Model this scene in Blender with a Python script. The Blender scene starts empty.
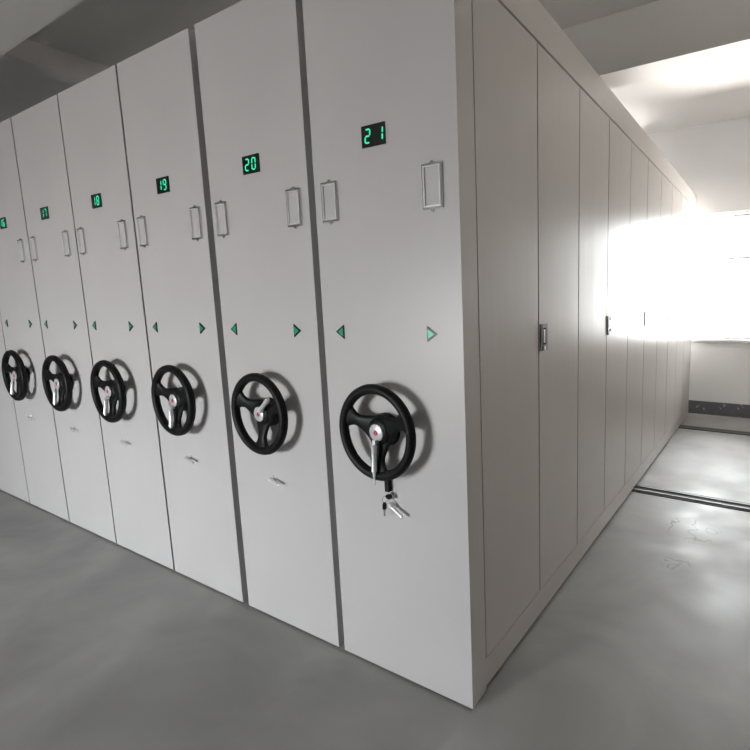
import bpy, bmesh, math, random
from mathutils import Vector, Matrix
random.seed(7)
SC = bpy.context.scene
COL = SC.collection

# ------------------------------------------------------------------ camera
F_PX, PX, PY = 489.17, 499.29, 367.71
yaw, pit, rol = 0.5136, -0.1390, -0.0163
cyw, syw, cp, sp = math.cos(yaw), math.sin(yaw), math.cos(pit), math.sin(pit)
Fw = Vector((-syw * cp, cyw * cp, sp))
Rt = Vector((cyw, syw, 0))
Up = Rt.cross(Fw)
R2 = Rt * math.cos(rol) + Up * math.sin(rol)
U2 = -Rt * math.sin(rol) + Up * math.cos(rol)
cam_d = bpy.data.cameras.new('camera')
cam = bpy.data.objects.new('camera', cam_d)
COL.objects.link(cam)
M = Matrix((R2, U2, -Fw)).transposed().to_4x4()
M.translation = Vector((0.7959, -1.1978, 1.3387))
cam.matrix_world = M
cam_d.sensor_width = 36
cam_d.lens = F_PX / 750 * 36
cam_d.shift_x = (375 - PX) / 750
cam_d.shift_y = (PY - 375) / 750
cam_d.clip_start = 0.02
SC.camera = cam

# ------------------------------------------------------------------ world, daylight, exposure
# overcast sky above the horizon, made-up ground glow below it to shape the indoor light; one pair per side of the building
BACK_SKY, BACK_GROUND = 26.0, 88.0
FRONT_SKY, FRONT_GROUND = 55.0, 17.0
w = bpy.data.worlds.new('daylight')
SC.world = w
w.use_nodes = True
nt = w.node_tree
bg = nt.nodes['Background']
tc = nt.nodes.new('ShaderNodeTexCoord')
sx = nt.nodes.new('ShaderNodeSeparateXYZ')
nt.links.new(tc.outputs['Generated'], sx.inputs[0])
def ramp(axis, lo, hi, a, b):
    mr = nt.nodes.new('ShaderNodeMapRange')
    mr.inputs['From Min'].default_value = lo; mr.inputs['From Max'].default_value = hi
    for k, v in (('To Min', a), ('To Max', b)):
        if isinstance(v, (int, float)): mr.inputs[k].default_value = v
        else: nt.links.new(v, mr.inputs[k])
    nt.links.new(sx.outputs[axis], mr.inputs['Value'])
    return mr.outputs[0]
back = ramp('Z', -.60, .02, BACK_GROUND, BACK_SKY)
front = ramp('Z', -.34, .18, FRONT_GROUND, FRONT_SKY)
nt.links.new(ramp('Y', -.3, .3, front, back), bg.inputs['Strength'])
mc = nt.nodes.new('ShaderNodeMix'); mc.data_type = 'RGBA'
mc.inputs['A'].default_value = (1.03, .96, .945, 1)     # warm tint of the added ground glow
mc.inputs['B'].default_value = (.975, .97, 1.0, 1)      # neutral overcast sky
nt.links.new(ramp('Z', -.2, .1, 0.0, 1.0), mc.inputs['Factor'])
nt.links.new(mc.outputs['Result'], bg.inputs['Color'])

def portal(name, loc, rot, sx_, sy_):
    l = bpy.data.lights.new(name, 'AREA')
    l.shape = 'RECTANGLE'; l.size = sx_; l.size_y = sy_
    l.cycles.is_portal = True
    o = bpy.data.objects.new(name, l); COL.objects.link(o)
    o.location = loc; o.rotation_euler = rot
# window in the end wall (opens to +Y) and glazed opening in the opposite wall
WIN1 = (-3.6, 0.84, 0.86, 2.20)      # x0, x1, z0, z1 on the end wall
FILL_OPENING = (-3.4, -.75, 2.72, 3.0)            # unseen opening added above the end window to light the ceiling
WIN2 = (-3.0, -1.6, 0.42, 1.48)        # on the wall facing the row of fronts
YB, YF = 4.715, -4.2
XL, XR, ZC = -7.2, 1.9, 3.15
portal('daylight_portal', ((WIN1[0] + WIN1[1]) / 2, YB + 0.17, (WIN1[2] + WIN1[3]) / 2), (-math.pi / 2, 0, 0), WIN1[1] - WIN1[0], WIN1[3] - WIN1[2])
portal('daylight_portal', ((WIN2[0] + WIN2[1]) / 2, YF - 0.17, (WIN2[2] + WIN2[3]) / 2), (math.pi / 2, 0, 0), WIN2[1] - WIN2[0], WIN2[3] - WIN2[2])
portal('daylight_portal', ((FILL_OPENING[0] + FILL_OPENING[1]) / 2, YB + 0.17, (FILL_OPENING[2] + FILL_OPENING[3]) / 2), (-math.pi / 2, 0, 0), FILL_OPENING[1] - FILL_OPENING[0], FILL_OPENING[3] - FILL_OPENING[2])
vs = SC.view_settings
vs.view_transform = 'Standard'
vs.look = 'None'
vs.gamma = 1
vs.use_curve_mapping = False
vs.exposure = 0.0

# ------------------------------------------------------------------ materials
def mat(name, col, rough=.5, metal=0, spec=.5, emit=None, estr=0):
    m = bpy.data.materials.new(name); m.use_nodes = True
    b = m.node_tree.nodes['Principled BSDF']
    b.inputs['Base Color'].default_value = (*col, 1)
    b.inputs['Roughness'].default_value = rough
    b.inputs['Metallic'].default_value = metal
    b.inputs['Specular IOR Level'].default_value = spec
    if emit:
        b.inputs['Emission Color'].default_value = (*emit, 1)
        b.inputs['Emission Strength'].default_value = estr
    return m

def noise_col(m, c1, c2, scale, vec_scale=(1, 1, 1), detail=5, bump=0, bscale=None, bvec=None, bdist=.01, lo=.3, hi=.7):
    t = m.node_tree; N = t.nodes; L = t.links
    b = N['Principled BSDF']
    co = N.new('ShaderNodeTexCoord'); mp = N.new('ShaderNodeMapping')
    mp.inputs['Scale'].default_value = vec_scale
    L.new(co.outputs['Object'], mp.inputs[0])
    n = N.new('ShaderNodeTexNoise'); n.inputs['Scale'].default_value = scale; n.inputs['Detail'].default_value = detail
    L.new(mp.outputs[0], n.inputs['Vector'])
    r = N.new('ShaderNodeValToRGB')
    r.color_ramp.elements[0].color = (*c1, 1); r.color_ramp.elements[0].position = lo
    r.color_ramp.elements[1].color = (*c2, 1); r.color_ramp.elements[1].position = hi
    L.new(n.outputs['Fac'], r.inputs[0]); L.new(r.outputs[0], b.inputs['Base Color'])
    if bump:
        mp2 = N.new('ShaderNodeMapping'); mp2.inputs['Scale'].default_value = bvec or (1, 1, 1)
        L.new(co.outputs['Object'], mp2.inputs[0])
        n2 = N.new('ShaderNodeTexNoise'); n2.inputs['Scale'].default_value = bscale or scale
        L.new(mp2.outputs[0], n2.inputs['Vector'])
        bp = N.new('ShaderNodeBump'); bp.inputs['Strength'].default_value = bump; bp.inputs['Distance'].default_value = bdist
        L.new(n2.outputs['Fac'], bp.inputs['Height']); L.new(bp.outputs[0], b.inputs['Normal'])
    return r

PAINT = mat('grey_powder_coat', (.53, .525, .53), .36, spec=.45)
noise_col(PAINT, (.53, .515, .52), (.56, .545, .55), 2.2, bump=.10, bscale=420, bdist=.0008)
PAINT_SHADE = mat('grey_powder_coat_side_shade', (.45, .44, .43), .30, spec=.27)  # same coat as the fronts, side shade put into its colour
noise_col(PAINT_SHADE, (.46, .43, .40), (.49, .46, .43), 2.0, bump=.30, bscale=3.0, bvec=(1, 3.5, .18), bdist=.0045)
DARKIN = mat('dark_gap', (.035, .033, .033), .8)
BLACKP = mat('black_plastic', (.006, .006, .007), .42, spec=.14)
noise_col(BLACKP, (.006, .006, .007), (.010, .010, .011), 60, bump=.06, bscale=500, bdist=.0006)
BLACKM = mat('black_gloss', (.008, .009, .009), .25)
CHROME = mat('chrome', (.72, .72, .73), .16, 1)
BRIGHT = mat('polished_label_frame', (.92, .92, .93), .28, .55)
GUNM = mat('dark_grey_metal', (.17, .17, .17), .5, .2)
NICKEL = mat('brushed_nickel', (.55, .55, .55), .33, 1)
BADGE = mat('silver_badge', (.62, .62, .63), .35, .3)
RED = mat('badge_red', (.55, .04, .06), .45)
LED = mat('green_led', (.02, .35, .2), .4, emit=(.03, .80, .40), estr=.85)
ARROW = mat('green_arrow', (.01, .26, .14), .3, emit=(.0, .35, .17), estr=.18)
ARROWL = mat('green_arrow_lit', (.02, .4, .25), .3, emit=(.04, .8, .45), estr=.22)
PAPER = mat('card_insert', (.40, .395, .40), .5)
WALL = mat('white_wall_paint', (.80, .80, .79), .6)
noise_col(WALL, (.87, .87, .87), (.91, .91, .905), 1.5, bump=.08, bscale=60, bdist=.002)
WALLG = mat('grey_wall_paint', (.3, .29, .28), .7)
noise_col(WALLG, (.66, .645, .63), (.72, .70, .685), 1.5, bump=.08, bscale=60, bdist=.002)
CEIL = mat('ceiling_paint', (.5, .5, .49), .75)
noise_col(CEIL, (.72, .70, .675), (.78, .76, .735), 1.1, detail=6)
SKIRT = mat('dark_skirting_paint', (.1, .1, .11), .5)
noise_col(SKIRT, (.12, .12, .135), (.5, .5, .5), 22, lo=.66, hi=.74, detail=3)
STEEL = mat('rail_steel', (.17, .17, .17), .55, .6)
RAILD = mat('rail_groove', (.012, .012, .012), .7)
FRAMEW = mat('white_window_frame', (.75, .76, .77), .4)
DIRT = mat('floor_scuff', (.09, .085, .08), .8)

FLOORM = mat('grey_screed_floor', (.3, .3, .3), .4, spec=.33)
SCUFF1, SCUFF2 = (.44, 1.67), (.42, 1.25)
def floor_nodes():
    t = FLOORM.node_tree; N = t.nodes; L = t.links; b = N['Principled BSDF']
    co = N.new('ShaderNodeTexCoord')
    n = N.new('ShaderNodeTexNoise'); n.inputs['Scale'].default_value = 1.6; n.inputs['Detail'].default_value = 7; n.inputs['Distortion'].default_value = .6
    L.new(co.outputs['Object'], n.inputs['Vector'])
    r = N.new('ShaderNodeValToRGB')
    r.color_ramp.elements[0].position = .3; r.color_ramp.elements[0].color = (.24, .236, .232, 1)
    r.color_ramp.elements[1].position = .72; r.color_ramp.elements[1].color = (.385, .38, .374, 1)
    L.new(n.outputs['Fac'], r.inputs[0])
    # a few scuffs scratched into the screed beside the first rails
    def scuff(cx, cy, rad, sc, wd, dark, prev):
        v = N.new('ShaderNodeVectorMath'); v.operation = 'DISTANCE'; v.inputs[1].default_value = (cx, cy, 0)
        L.new(co.outputs['Object'], v.inputs[0])
        m1 = N.new('ShaderNodeMapRange'); m1.inputs['From Min'].default_value = rad; m1.inputs['From Max'].default_value = rad * .75
        L.new(v.outputs['Value'], m1.inputs['Value'])
        nn = N.new('ShaderNodeTexNoise'); nn.inputs['Scale'].default_value = sc; nn.inputs['Detail'].default_value = 1.5
        L.new(co.outputs['Object'], nn.inputs['Vector'])
        ab = N.new('ShaderNodeMath'); ab.operation = 'SUBTRACT'; ab.inputs[1].default_value = .5; L.new(nn.outputs['Fac'], ab.inputs[0])
        a2 = N.new('ShaderNodeMath'); a2.operation = 'ABSOLUTE'; L.new(ab.outputs[0], a2.inputs[0])
        m3 = N.new('ShaderNodeMapRange'); m3.inputs['From Min'].default_value = wd; m3.inputs['From Max'].default_value = wd * .3
        L.new(a2.outputs[0], m3.inputs['Value'])
        mu = N.new('ShaderNodeMath'); mu.operation = 'MULTIPLY'; L.new(m1.outputs[0], mu.inputs[0]); L.new(m3.outputs[0], mu.inputs[1])
        m4 = N.new('ShaderNodeMath'); m4.operation = 'MULTIPLY'; m4.inputs[1].default_value = dark; L.new(mu.outputs[0], m4.inputs[0])
        mx = N.new('ShaderNodeMix'); mx.data_type = 'RGBA'; mx.inputs['B'].default_value = (.10, .097, .09, 1)
        L.new(prev, mx.inputs['A']); L.new(m4.outputs[0], mx.inputs['Factor'])
        return mx.outputs['Result']
    c = scuff(SCUFF1[0], SCUFF1[1], .17, 9, .022, .6, r.outputs[0])
    c = scuff(SCUFF2[0], SCUFF2[1], .08, 14, .05, .5, c)
    L.new(c, b.inputs['Base Color'])
    n3 = N.new('ShaderNodeTexNoise'); n3.inputs['Scale'].default_value = 3.5; n3.inputs['Detail'].default_value = 4
    L.new(co.outputs['Object'], n3.inputs['Vector'])
    m2 = N.new('ShaderNodeMapRange'); m2.inputs['From Min'].default_value = .3; m2.inputs['From Max'].default_value = .7
    m2.inputs['To Min'].default_value = .36; m2.inputs['To Max'].default_value = .58
    L.new(n3.outputs['Fac'], m2.inputs['Value']); L.new(m2.outputs[0], b.inputs['Roughness'])
    bp = N.new('ShaderNodeBump'); bp.inputs['Strength'].default_value = .15; bp.inputs['Distance'].default_value = .004
    L.new(n3.outputs['Fac'], bp.inputs['Height']); L.new(bp.outputs[0], b.inputs['Normal'])
floor_nodes()

GLASS = bpy.data.materials.new('window_glass'); GLASS.use_nodes = True
def glass_nodes():
    t = GLASS.node_tree; N = t.nodes; L = t.links
    N.remove(N['Principled BSDF'])
    tr = N.new('ShaderNodeBsdfTransparent'); gl = N.new('ShaderNodeBsdfGlossy'); gl.inputs['Roughness'].default_value = .02
    tr.inputs['Color'].default_value = (.95, .97, .96, 1)
    fr = N.new('ShaderNodeFresnel'); fr.inputs['IOR'].default_value = 1.3
    mx = N.new('ShaderNodeMixShader')
    L.new(fr.outputs[0], mx.inputs[0]); L.new(tr.outputs[0], mx.inputs[1]); L.new(gl.outputs[0], mx.inputs[2])
    L.new(mx.outputs[0], N['Material Output'].inputs[0])
glass_nodes()

# ------------------------------------------------------------------ helpers
def fin(bm, name, m, smooth=False, bevel=0, seg=2, angle=40):
    """bmesh -> mesh datablock"""
    if bevel:
        es = [e for e in bm.edges if len(e.link_faces) == 2 and e.calc_face_angle(0) > math.radians(30)]
        bmesh.ops.bevel(bm, geom=es, offset=bevel, segments=seg, profile=.5, affect='EDGES', clamp_overlap=True)
    me = bpy.data.meshes.new(name); bm.normal_update(); bm.to_mesh(me); bm.free()
    ms = m if isinstance(m, (list, tuple)) else [m]
    for k in ms: me.materials.append(k)
    if smooth:
        me.polygons.foreach_set('use_smooth', [True] * len(me.polygons))
        me.set_sharp_from_angle(angle=math.radians(angle))
        for p in me.polygons:
            if p.area > .004 and len(p.vertices) >= 4: p.use_smooth = False
    return me

def link(name, me, parent=None, loc=(0, 0, 0), rot=(0, 0, 0)):
    o = bpy.data.objects.new(name, me); COL.objects.link(o)
    o.location = loc; o.rotation_euler = rot
    if parent: o.parent = parent
    return o

def box(bm, x0, x1, y0, y1, z0, z1, mi=0):
    v = [bm.verts.new(p) for p in ((x0, y0, z0), (x1, y0, z0), (x1, y1, z0), (x0, y1, z0), (x0, y0, z1), (x1, y0, z1), (x1, y1, z1), (x0, y1, z1))]
    for f in ((3, 2, 1, 0), (4, 5, 6, 7), (0, 1, 5, 4), (1, 2, 6, 5), (2, 3, 7, 6), (3, 0, 4, 7)):
        fc = bm.faces.new([v[i] for i in f]); fc.material_index = mi

def boxmesh(name, m, boxes, bevel=0, smooth=False, seg=2):
    bm = bmesh.new()
    for b in boxes: box(bm, *b)
    return fin(bm, name, m, smooth, bevel, seg)

def tube(bm, pts, rads, n=16, cap=True, mi=0):
    """round tube through pts with radius per point"""
    rings = []
    pts = [Vector(p) for p in pts]
    for i, p in enumerate(pts):
        a = pts[max(i - 1, 0)]; b = pts[min(i + 1, len(pts) - 1)]
        t = (b - a)
        if t.length < 1e-9: t = pts[-1] - pts[0]
        t.normalize()
        ref = Vector((0, 0, 1)) if abs(t.z) < .9 else Vector((1, 0, 0))
        u = t.cross(ref).normalized(); v = t.cross(u).normalized()
        rings.append([bm.verts.new(p + (u * math.cos(2 * math.pi * k / n) + v * math.sin(2 * math.pi * k / n)) * rads[i]) for k in range(n)])
    for a, b in zip(rings, rings[1:]):
        for k in range(n):
            f = bm.faces.new((a[k], a[(k + 1) % n], b[(k + 1) % n], b[k])); f.material_index = mi
    if cap:
        f = bm.faces.new(rings[0][::-1]); f.material_index = mi
        f = bm.faces.new(rings[-1]); f.material_index = mi
    bmesh.ops.recalc_face_normals(bm, faces=bm.faces[:])

def torus(bm, c, R, r, n=64, k=16, squash=1.0):
    g = []
    for i in range(n):
        a = 2 * math.pi * i / n; row = []
        for j in range(k):
            b = 2 * math.pi * j / k
            rr = R + r * math.cos(b)
            row.append(bm.verts.new((c[0] + rr * math.cos(a), c[1] + r * squash * math.sin(b), c[2] + rr * math.sin(a))))
        g.append(row)
    for i in range(n):
        for j in range(k):
            bm.faces.new((g[i][j], g[(i + 1) % n][j], g[(i + 1) % n][(j + 1) % k], g[i][(j + 1) % k]))
    bmesh.ops.recalc_face_normals(bm, faces=bm.faces[:])

def prism(bm, pts, y0, y1, mi=0):
    """polygon in XZ (counter-clockwise) extruded from y0 (front) to y1"""
    a = [bm.verts.new((x, y0, z)) for x, z in pts]; b = [bm.verts.new((x, y1, z)) for x, z in pts]
    fs = [bm.faces.new(a), bm.faces.new(b[::-1])]
    n = len(pts)
    for i in range(n): fs.append(bm.faces.new((a[i], b[i], b[(i + 1) % n], a[(i + 1) % n])))
    for f in fs: f.material_index = mi
    bmesh.ops.recalc_face_normals(bm, faces=fs)

def structure(o):
    o['kind'] = 'structure'; return o

# ------------------------------------------------------------------ room shell
def wall_with_hole(name, ax_y0, ax_y1, x0, x1, hole):
    a, b, c, d = hole
    return structure(link(name, boxmesh(name, WALL, [(x0, a, ax_y0, ax_y1, 0, ZC), (b, x1, ax_y0, ax_y1, 0, ZC), (a, b, ax_y0, ax_y1, 0, c), (a, b, ax_y0, ax_y1, d, ZC)])))
structure(link('floor', boxmesh('floor', FLOORM, [(XL - .2, XR + .2, YF - .2, YB + .2, -.1, 0)])))
structure(link('ceiling', boxmesh('ceiling', CEIL, [(XL - .2, XR + .2, YF - .2, YB + .2, ZC, ZC + .15)])))
a, b, c, d = WIN1; a3, b3, c3, d3 = FILL_OPENING
structure(link('wall_back', boxmesh('wall_back', WALL, [(XL - .2, a, YB, YB + .2, 0, d), (b, XR + .2, YB, YB + .2, 0, d), (a, b, YB, YB + .2, 0, c),
    (XL - .2, XR + .2, YB, YB + .2, d, c3), (XL - .2, XR + .2, YB, YB + .2, d3, ZC), (XL - .2, a3, YB, YB + .2, c3, d3), (b3, XR + .2, YB, YB + .2, c3, d3)])))
wall_with_hole('wall_front', YF - .2, YF, XL - .2, XR + .2, WIN2)
structure(link('wall_left', boxmesh('wall_left', WALL, [(XL - .2, XL, YF, YB, 0, ZC)])))
structure(link('wall_right', boxmesh('wall_right', WALLG, [(XR, XR + .2, YF, YB, 0, ZC)])))
structure(link('baseboard_back', boxmesh('baseboard', SKIRT, [(XL, XR, YB - .012, YB, 0, .148)])))
structure(link('baseboard_right', boxmesh('baseboard', SKIRT, [(XR - .012, XR, YF + .013, YB - .013, 0, .148)])))
structure(link('baseboard_left', boxmesh('baseboard', SKIRT, [(XL, XL + .012, YF + .013, YB - .013, 0, .148)])))
structure(link('baseboard_front', boxmesh('baseboard', SKIRT, [(XL, WIN2[0] - .05, YF, YF + .012, 0, .148), (WIN2[1] + .05, XR, YF, YF + .012, 0, .148)])))
# ceiling beams
structure(link('trim_1', boxmesh('beam', CEIL, [(XL, XR, -.32, .085, 2.80, ZC)], bevel=.012)))
structure(link('trim_2', boxmesh('beam', CEIL, [(XL, XR, 2.18, 2.42, 2.80, ZC)], bevel=.012)))
structure(link('trim_3', boxmesh('beam', CEIL, [(-3.92, -3.76, .085, 2.18, 3.0, ZC)], bevel=.012)))
structure(link('trim_4', boxmesh('lintel', WALL, [(XL, XR, YB - .035, YB, 2.215, 2.615)], bevel=.006)))

def window(name, hole, ysill, yc, mull, trans, side):
    x0, x1, z0, z1 = hole
    f = .028; d0, d1 = yc - .03, yc + .03
    bs = [(x0, x1, d0, d1, z0, z0 + f), (x0, x1, d0, d1, z1 - f, z1), (x0, x0 + f, d0, d1, z0 + f, z1 - f), (x1 - f, x1, d0, d1, z0 + f, z1 - f)]
    for m in mull: bs.append((m - f / 2, m + f / 2, d0 + .004, d1 - .004, z0 + f, z1 - f))
    for t in trans: bs.append((x0 + f, x1 - f, d0 + .006, d1 - .006, t - f / 2, t + f / 2))
    wdw = structure(link(name, boxmesh(name, FRAMEW, bs)))
    link('pane', boxmesh('pane', GLASS, [(x0 + f * .6, x1 - f * .6, yc - .002, yc + .002, z0 + f * .6, z1 - f * .6)]), wdw)
    return wdw
window('window_1', WIN1, 0, YB + .10, [-2.5, -1.4, -.3], [1.74], 1)
window('ceiling_fill_opening', FILL_OPENING, 0, YB + .10, [-2.5, -1.6], [], 1)  # glazes the unseen opening added for ceiling light
window('window_2', WIN2, 0, YF - .10, [-2.3], [], -1)
# floor dado around the light-filled end of the aisle: window sill
structure(link('trim_5', boxmesh('sill', FRAMEW, [(WIN1[0] - .04, WIN1[1] + .04, YB - .03, YB + .069, WIN1[2] - .03, WIN1[2] - .001)], bevel=.005)))

# ------------------------------------------------------------------ mobile shelving units
H = 2.385
DEPTH = 4.515
def make_front_meshes(W, side=False):
    bm = bmesh.new(); box(bm, 0, W, 0, .088, .008, H)
    me = fin(bm, 'front_panel', [PAINT, PAINT_SHADE], True, .009, 3, 60)
    if side:                                  # the exposed return takes the same painted-in side shade as the doors
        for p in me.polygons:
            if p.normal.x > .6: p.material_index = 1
    return me

# hand wheel -----------------------------------------------------------
def wheel_mesh():
    bm = bmesh.new()
    torus(bm, (0, -.055, 0), .1435, .0165, 72, 18, .95)
    for ang in (math.radians(160), math.radians(22), math.radians(270)):
        n = 18; half = 6; top = []; bot = []
        for i in range(n + 1):
            t = i / n; r = .018 + (.136 - .018) * t
            wd = .0205 + .034 * max(0, (t - .55) / .45) ** 2.4 + .034 * max(0, (.66 - t) / .66) ** 1.6
            yc = -.036 - .018 * (t ** 1.5)
            rt, rb = [], []
            for j in range(-half, half + 1):
                s = j / half
                th = .0085 * math.sqrt(max(0, 1 - s * s)) + .0012
                u = s * wd
                x = r * math.cos(ang) - u * math.sin(ang); z = r * math.sin(ang) + u * math.cos(ang)
                rt.append(bm.verts.new((x, yc - th, z))); rb.append(bm.verts.new((x, yc + th, z)))
            top.append(rt); bot.append(rb)
        m = 2 * half
        for i in range(n):
            for j in range(m):
                bm.faces.new((top[i][j], top[i + 1][j], top[i + 1][j + 1], top[i][j + 1]))
                bm.faces.new((bot[i][j], bot[i][j + 1], bot[i + 1][j + 1], bot[i + 1][j]))
            bm.faces.new((top[i][0], bot[i][0], bot[i + 1][0], top[i + 1][0]))
            bm.faces.new((top[i][m], top[i + 1][m], bot[i + 1][m], bot[i][m]))
        for i in (0, n):
            for j in range(m): bm.faces.new((top[i][j], top[i][j + 1], bot[i][j + 1], bot[i][j]))
    # boss
    tube(bm, [(0, -.002, 0), (0, -.014, 0), (0, -.022, 0), (0, -.036, 0), (0, -.046, 0), (0, -.052, 0)], [.056, .055, .053, .051, .045, .034], 36)
    bmesh.ops.recalc_face_normals(bm, faces=bm.faces[:])
    return fin(bm, 'handwheel', BLACKP, True, angle=50)
WHEEL = wheel_mesh()
def badge_mesh():
    bm = bmesh.new()
    tube(bm, [(0, -.0515, 0), (0, -.056, 0), (0, -.0575, 0)], [.0285, .0285, .0265], 40)
    return fin(bm, 'badge', BADGE, True, angle=40)
BADGEM = badge_mesh()
def emblem_mesh():
    bm = bmesh.new()
    torus(bm, (0, -.0578, 0), .0072, .0015, 30, 8, .6)
    for k in range(5):
        a = math.radians(90 + 72 * k)
        cx, cz = .0038 * math.cos(a), .0038 * math.sin(a)
        prism(bm, [(cx + .0022 * math.cos(2 * math.pi * i / 10), cz + .0022 * math.sin(2 * math.pi * i / 10)) for i in range(10)], -.0586, -.0573)
    return fin(bm, 'emblem', RED, True, angle=40)
EMBL = emblem_mesh()
def crank_mesh(tilt, length, pin):
    """fold-out crank grip; local -Z is along the grip, tilt moves it towards the viewer"""
    bm = bmesh.new()
    # pivot fork
    box(bm, -.006, .006, -.070, -.054, -.036, -.022)
    def P(s): return (0, -.068 - s * math.sin(tilt), -.034 - s * math.cos(tilt))
    L_ = length
    ss = [0, .004, .006, .010, .012, L_ * .5, L_ * .8, L_ * .9, L_ * .92, L_]
    rr = [.0050, .0062, .0085, .0098, .0090, .0082, .0092, .0096, .0070, .0055]
    tube(bm, [P(s) for s in ss], rr, 20)
    if pin: tube(bm, [P(L_), P(L_ + .008), P(L_ + .009), P(L_ + pin)], [.0052, .0052, .0030, .0030], 12)
    return fin(bm, 'crank_handle', BRIGHT, True, angle=35)
CRANK_A = crank_mesh(.05, .100, .036)
CRANK_B = crank_mesh(.15, .092, 0)
CRANK_C = crank_mesh(.12, .085, 0)

def lock_mesh(ang):
    bm = bmesh.new()
    tube(bm, [(0, -.0005, 0), (0, -.004, 0), (0, -.006, 0)], [.0125, .0125, .0105], 24)
    tube(bm, [(0, -.005, 0), (0, -.020, 0), (0, -.022, 0)], [.0078, .0078, .006], 20)
    a = math.radians(ang)
    d = Vector((math.cos(a), -.10, math.sin(a)))
    p0 = Vector((-.004, -.016, .001))
    tube(bm, [p0 + d * s for s in (0, .006, .02, .05, .064, .068)], [.0045, .0062, .0058, .0054, .0064, .005], 16)
    return fin(bm, 'lock_lever', BRIGHT, True, angle=40)
LOCK = lock_mesh(-10)
LOCK21 = lock_mesh(-26)
def tip_mesh():
    bm = bmesh.new(); tube(bm, [(0, -.0005, 0), (0, -.003, 0)], [.005, .005], 16)
    return fin(bm, 'tip', BLACKP)

def label_mesh():
    # outer flange darker, raised inner bead bright
    bm = bmesh.new(); W_, H_ = .037, .064; f = .0085
    # outer flange, raised inner bead
    for (a, b, c, d) in ((-W_, W_, H_ - f, H_), (-W_, W_, -H_, -H_ + f), (-W_, -W_ + f, -H_ + f, H_ - f), (W_ - f, W_, -H_ + f, H_ - f)):
        box(bm, a, b, -.0045, 0.0005, c, d)
    g = .0035; w2, h2 = W_ - f + .002, H_ - f + .002
    for (a, b, c, d) in ((-w2, w2, h2 - g, h2), (-w2, w2, -h2, -h2 + g), (-w2, -w2 + g, -h2 + g, h2 - g), (w2 - g, w2, -h2 + g, h2 - g)):
        box(bm, a, b, -.0075, -.003, c, d, 1)
    for s in (1, -1):
        prism(bm, [(.009 * math.cos(t), s * (H_ - .001) + s * .009 * math.sin(t)) for t in [math.pi * i / 8 for i in range(9)]], -.0025, .0005)
        tube(bm, [(0, -.002, s * (H_ + .003)), (0, -.0045, s * (H_ + .003))], [.0032, .0022], 12)
    bmesh.ops.recalc_face_normals(bm, faces=bm.faces[:])
    return fin(bm, 'label_holder', [CHROME, BRIGHT], True, angle=30)
LABEL = label_mesh()
CARD = boxmesh('card_insert', PAINT, [(-.030, .030, -.0022, -.0004, -.057, .057)])

DISP = boxmesh('number_display', BLACKM, [(-.048, .048, -.003, .001, -.032, .032)], bevel=.002)
SEG = {'0': 'abcdef', '1': 'bc', '2': 'abged', '3': 'abgcd', '4': 'fgbc', '5': 'afgcd', '6': 'afgedc', '7': 'abc', '8': 'abcdefg', '9': 'abcdfg'}
def digit_mesh(ch):
    bm = bmesh.new(); hw, hh, t = .0095, .0195, .0024
    sk = .07
    def seg(x0, z0, x1, z1):
        dx, dz = x1 - x0, z1 - z0; L_ = math.hypot(dx, dz); dx /= L_; dz /= L_; nx, nz = -dz, dx
        g = .0012
        x0 += dx * g; z0 += dz * g; x1 -= dx * g; z1 -= dz * g
        pts = [(x0, z0), (x0 + dx * t + nx * -t, z0 + dz * t - nz * t), (x1 - dx * t - nx * t, z1 - dz * t - nz * t), (x1, z1), (x1 - dx * t + nx * t, z1 - dz * t + nz * t), (x0 + dx * t + nx * t, z0 + dz * t + nz * t)]
        prism(bm, [(x + z * sk, z) for x, z in pts], -.0045, -.0028)
    S = {'a': (-hw, hh, hw, hh), 'b': (hw, 0, hw, hh), 'c': (hw, -hh, hw, 0), 'd': (-hw, -hh, hw, -hh), 'e': (-hw, -hh, -hw, 0), 'f': (-hw, 0, -hw, hh), 'g': (-hw, 0, hw, 0)}
    for c in SEG[ch]: seg(*S[c])
    return fin(bm, 'digit_' + ch, LED)
DIG = {c: digit_mesh(c) for c in '0125679' + '48'}

def arrow_mesh(flip, k):
    s = flip; bm = bmesh.new()
    a, b = .0225 * k, .0245 * k
    pts = [(-s * .018 * k, -b), (s * .020 * k, 0), (-s * .018 * k, b)]
    if s < 0: pts = pts[::-1]
    prism(bm, pts, -.003, .0005)
    return fin(bm, 'direction_arrow', BLACKM)
def arrow_in(flip, k, m):
    s = flip; bm = bmesh.new(); b = .0150 * k
    pts = [(-s * .0140 * k, -b), (s * .0100 * k, 0), (-s * .0140 * k, b)]
    if s < 0: pts = pts[::-1]
    prism(bm, pts, -.0042, -.0028)
    return fin(bm, 'arrow_lens', m)
AR = {1: arrow_mesh(1, 1), -1: arrow_mesh(-1, 1)}
ARI = {1: arrow_in(1, 1, ARROW), -1: arrow_in(-1, 1, ARROW)}
ARL = arrow_in(1, 1, ARROWL)

def body_plain(W):
    # steel carcass behind the front panel, standing on a recessed plinth
    return boxmesh('carcass', PAINT, [(.004, W - .004, .088, DEPTH, .022, H - .012), (.03, W - .03, .12, DEPTH - .03, 0, .022)])

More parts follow.
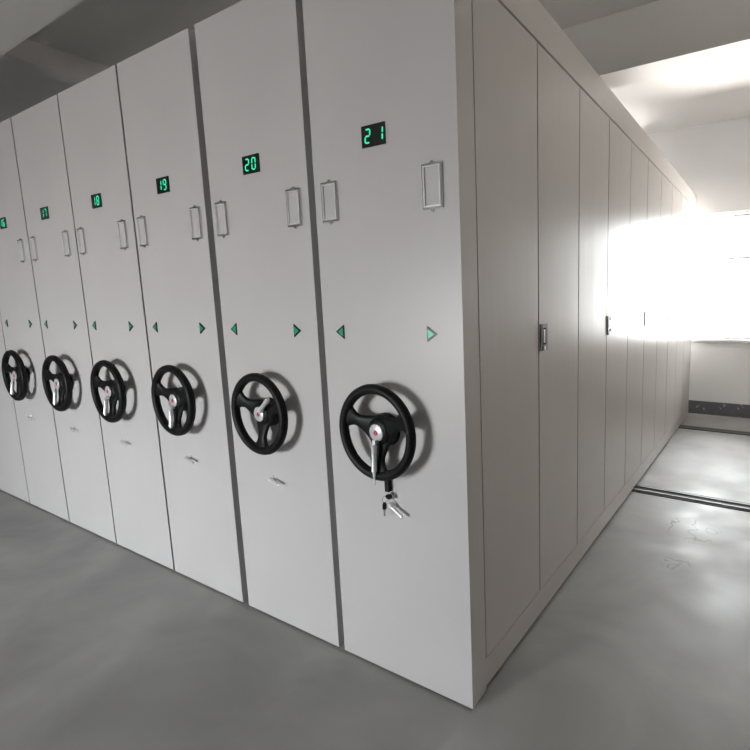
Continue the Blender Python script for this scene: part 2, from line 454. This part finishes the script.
LAB = {
 21: 'nearest grey mobile shelving unit numbered 21, with side doors and keys in its lock',
 20: 'grey mobile shelving unit numbered 20, its crank handle folded upwards',
 19: 'grey mobile shelving unit numbered 19 between units 18 and 20',
 18: 'grey mobile shelving unit numbered 18 between units 17 and 19',
 17: 'grey mobile shelving unit showing a dim green number 17',
 16: 'grey mobile shelving unit directly left of number 17, second from the left picture edge',
 15: 'sliver of grey mobile shelving unit at the far left end of the row'}
X = {21: (-.585, 0), 20: (-1.179, -.617), 19: (-1.777, -1.222), 18: (-2.374, -1.792), 17: (-2.972, -2.386), 16: (-3.582, -2.986), 15: (-4.190, -3.596)}
CR = {21: (CRANK_A, 0), 20: (CRANK_B, -2.22), 19: (CRANK_C, -.06), 18: (CRANK_C, .0), 17: (CRANK_C, -.05), 16: (CRANK_C, .05), 15: (CRANK_C, 0)}

for num in (21, 20, 19, 18, 17, 16, 15):
    x0, x1 = X[num]; W = x1 - x0; k = 21 - num
    u = bpy.data.objects.new('mobile_shelving_unit', None); COL.objects.link(u)
    u.location = (x0, 0, 0); u.empty_display_size = .2
    u['label'] = LAB[num]; u['category'] = 'shelving unit'; u['group'] = 'row of mobile shelving units'
    ox = -k * .6 - x0                      # origin of measured features in this unit's frame
    link('front_panel', make_front_meshes(W, num == 21), u)
    if num != 21:
        link('carcass', body_plain(W), u)
    # number display
    d = link('number_display', DISP, u, (ox - .309, 0, 1.843))
    for i, c in enumerate(str(num)):
        if num == 21: dx = (-.022, .029)[i]
        else: dx = (-.020, .018)[i]
        link('digit', DIG[c], d, (dx, 0, 0))
    # direction arrows
    for s, xx in ((-1, -.502), (1, -.122)):
        a = link('direction_arrow', AR[s], u, (ox + xx + (.010 if num == 21 and s == 1 else 0), 0, 1.237))
        link('arrow_lens', ARL if (num == 21 and s == 1) else ARI[s], a)
    for xx in (-.517, -.095):
        l = link('label_holder', LABEL, u, (ox + xx + .004, 0, 1.667))
        link('card_insert', CARD, l)
    h = link('handwheel', WHEEL, u, (ox - .3138 + {18: .006, 17: .010}.get(num, .004), 0, {18: .911, 17: .910}.get(num, .9175)), (0, {20: math.radians(2)}.get(num, 0), 0))
    link('badge', BADGEM, h)
    e = link('emblem', EMBL, h); e['label'] = 'small red emblem on the badge'
    me, a = CR[num]
    link('crank_handle', me, h, rot=(0, a, 0))
    if num == 21:
        link('lock_lever', LOCK21, u, (ox - .300, 0, .658))
    else:
        link('lock_lever', LOCK, u, (ox - .330, 0, .640))

    if num == 21:
        # carcass with door frame on the right-hand face (x = W)
        T = .019
        fr = [(.004, W - .024, .088, DEPTH, .022, H - .012), (.03, W - .04, .12, DEPTH - .03, 0, .022),
              (W - .026, W, .0895, DEPTH, .026, .128),               # kick rail
              (W - .026, W + .003, .0895, DEPTH, 2.254, H),           # header rail
              (W - .026, W, 4.478, DEPTH, .128, 2.254)]       # far post
        bm = bmesh.new()
        for b in fr[:2]: box(bm, *b)
        for b in fr[2:]: box(bm, *b)
        link('carcass', fin(bm, 'carcass', PAINT_SHADE, True, .0018, 2, 60), u)
        # dark rebate seen in the seams
        nb = 10; s = .4392; y0 = .088
        for i in range(nb):
            a = y0 + i * s; b = a + s
            g0 = .0045 if i % 2 else .004; g1 = .004 if i % 2 else .0045
            bm = bmesh.new()
            box(bm, W - .0225, W + .0005, a + g0, b - g1, .1315, 2.2465)
            dr = link('door', fin(bm, 'door', PAINT_SHADE, True, .0012, 2, 60), u)
            if i % 2 == 1:
                hx = W + .0005; hy = a + .040
                hd = link('door_handle', HANDLE_F, dr, (hx, hy, 1.188)) if 'HANDLE_F' in globals() else None
                if hd is None:
                    bm = bmesh.new()
                    # recessed pull: raised frame around a dark pocket
                    for (p, q, r_, t_) in ((-.031, -.019, -.052, .052), (.019, .031, -.052, .052), (-.019, .019, .036, .052), (-.019, .019, -.052, -.030)):
                        box(bm, 0, .006, p, q, r_, t_, 0)
                    box(bm, 0, .001, -.019, .019, -.030, .036, 1)
                    box(bm, .006, .0068, -.031, -.014, -.052, .052, 1)
                    HANDLE_F = fin(bm, 'door_handle', [GUNM, BLACKM])
                    bm = bmesh.new()
                    box(bm, .001, .007, -.004, .006, -.022, .030)
                    box(bm, .0062, .0085, -.004, .010, -.050, -.036)
                    HANDLE_L = fin(bm, 'latch', BRIGHT, True, .0015, 2)
                    hd = link('door_handle', HANDLE_F, dr, (hx, hy, 1.188))

unit21 = [o for o in COL.objects if o.name == 'mobile_shelving_unit'][0]

# dark stop bracket under the nearest wheel
br = boxmesh('bolt', BLACKP, [(-.0085, .0085, -.016, .0005, -.020, .022)], bevel=.002)
link('wheel_stop', br, unit21, (-.3135 - X[21][0], 0, .722))

# lock cylinder above the lever, and the keys hanging from it
bm = bmesh.new()
tube(bm, [(0, -.0005, 0), (0, -.005, 0), (0, -.007, 0)], [.0125, .0125, .011], 24)
tube(bm, [(0, -.006, 0), (0, -.013, 0)], [.008, .008], 20)
link('lock_cylinder', fin(bm, 'lock_cylinder', CHROME, True), unit21, (-.300 - X[21][0], 0, .688))

def key_bm(black_head=True):
    bm = bmesh.new()
    n = 20
    prism(bm, [(.0115 * math.cos(2 * math.pi * i / n), .0085 * math.sin(2 * math.pi * i / n)) for i in range(n)], -.0022, .0022)
    return bm
ring = bmesh.new()
torus(ring, (0, 0, 0), .0105, .0011, 28, 8)
kr = bpy.data.objects.new('key_ring', None); COL.objects.link(kr)
kr.location = (-.300, -.018, .688)
kr['label'] = 'small bunch of black-headed keys hanging from the lock of unit 21'
kr['category'] = 'keys'
# inserted key: black head in front of cylinder
bm = key_bm(); k1 = link('key', fin(bm, 'key_head', BLACKP, True), kr, (0, -.004, .002), (0, .2, math.radians(20)))
bm = bmesh.new(); box(bm, -.003, .003, .0, .012, -.001, .001); link('key_blade', fin(bm, 'key_blade', NICKEL), k1)
o = link('ring', fin(ring, 'ring', CHROME, True), kr, (-.014, -.006, -.008), (0, 0, math.radians(60)))
# hanging key
bm = bmesh.new()
prism(bm, [(-.004, .012), (-.0068, .004), (-.0068, -.010), (-.004, -.014), (.004, -.014), (.0068, -.010), (.0068, .004), (.004, .012)], -.0022, .0022)
k2 = link('key', fin(bm, 'key_head', BLACKP), kr, (-.019, -.006, -.032), (0, .05, math.radians(25)))
bm = bmesh.new(); box(bm, -.0028, .0028, -.001, .001, -.038, -.0135)
for i in range(4): box(bm, .0028, .0042, -.001, .001, -.036 + i * .005, -.034 + i * .005)
link('key_blade', fin(bm, 'key_blade', NICKEL), k2)

# latches inside the door pulls
for o in list(COL.objects):
    if o.name.startswith('door_handle'):
        link('latch', HANDLE_L, o)

# ------------------------------------------------------------------ floor tracks
TL = ['pair of dark steel floor rails crossing the side aisle, nearer the camera', 'pair of dark steel floor rails crossing the side aisle, near the end wall']
for (yc, lab) in ((2.145, TL[0]), (4.02, TL[1])):
    t = bpy.data.objects.new('floor_track', None); COL.objects.link(t)
    t.location = (0, yc, 0); t['label'] = lab; t['category'] = 'floor rail'; t['group'] = 'floor tracks of the mobile shelving'
    x0, x1 = X[15][0] + .01, XR - .1
    link('track_bed', boxmesh('track_bed', RAILD, [(x0, x1, -.068, .068, 0.0, .004)]), t)
    for yy in (-.034, .034):
        link('rail', boxmesh('rail', STEEL, [(x0, x1, yy - .010, yy + .010, .004, .010)], bevel=.002), t)
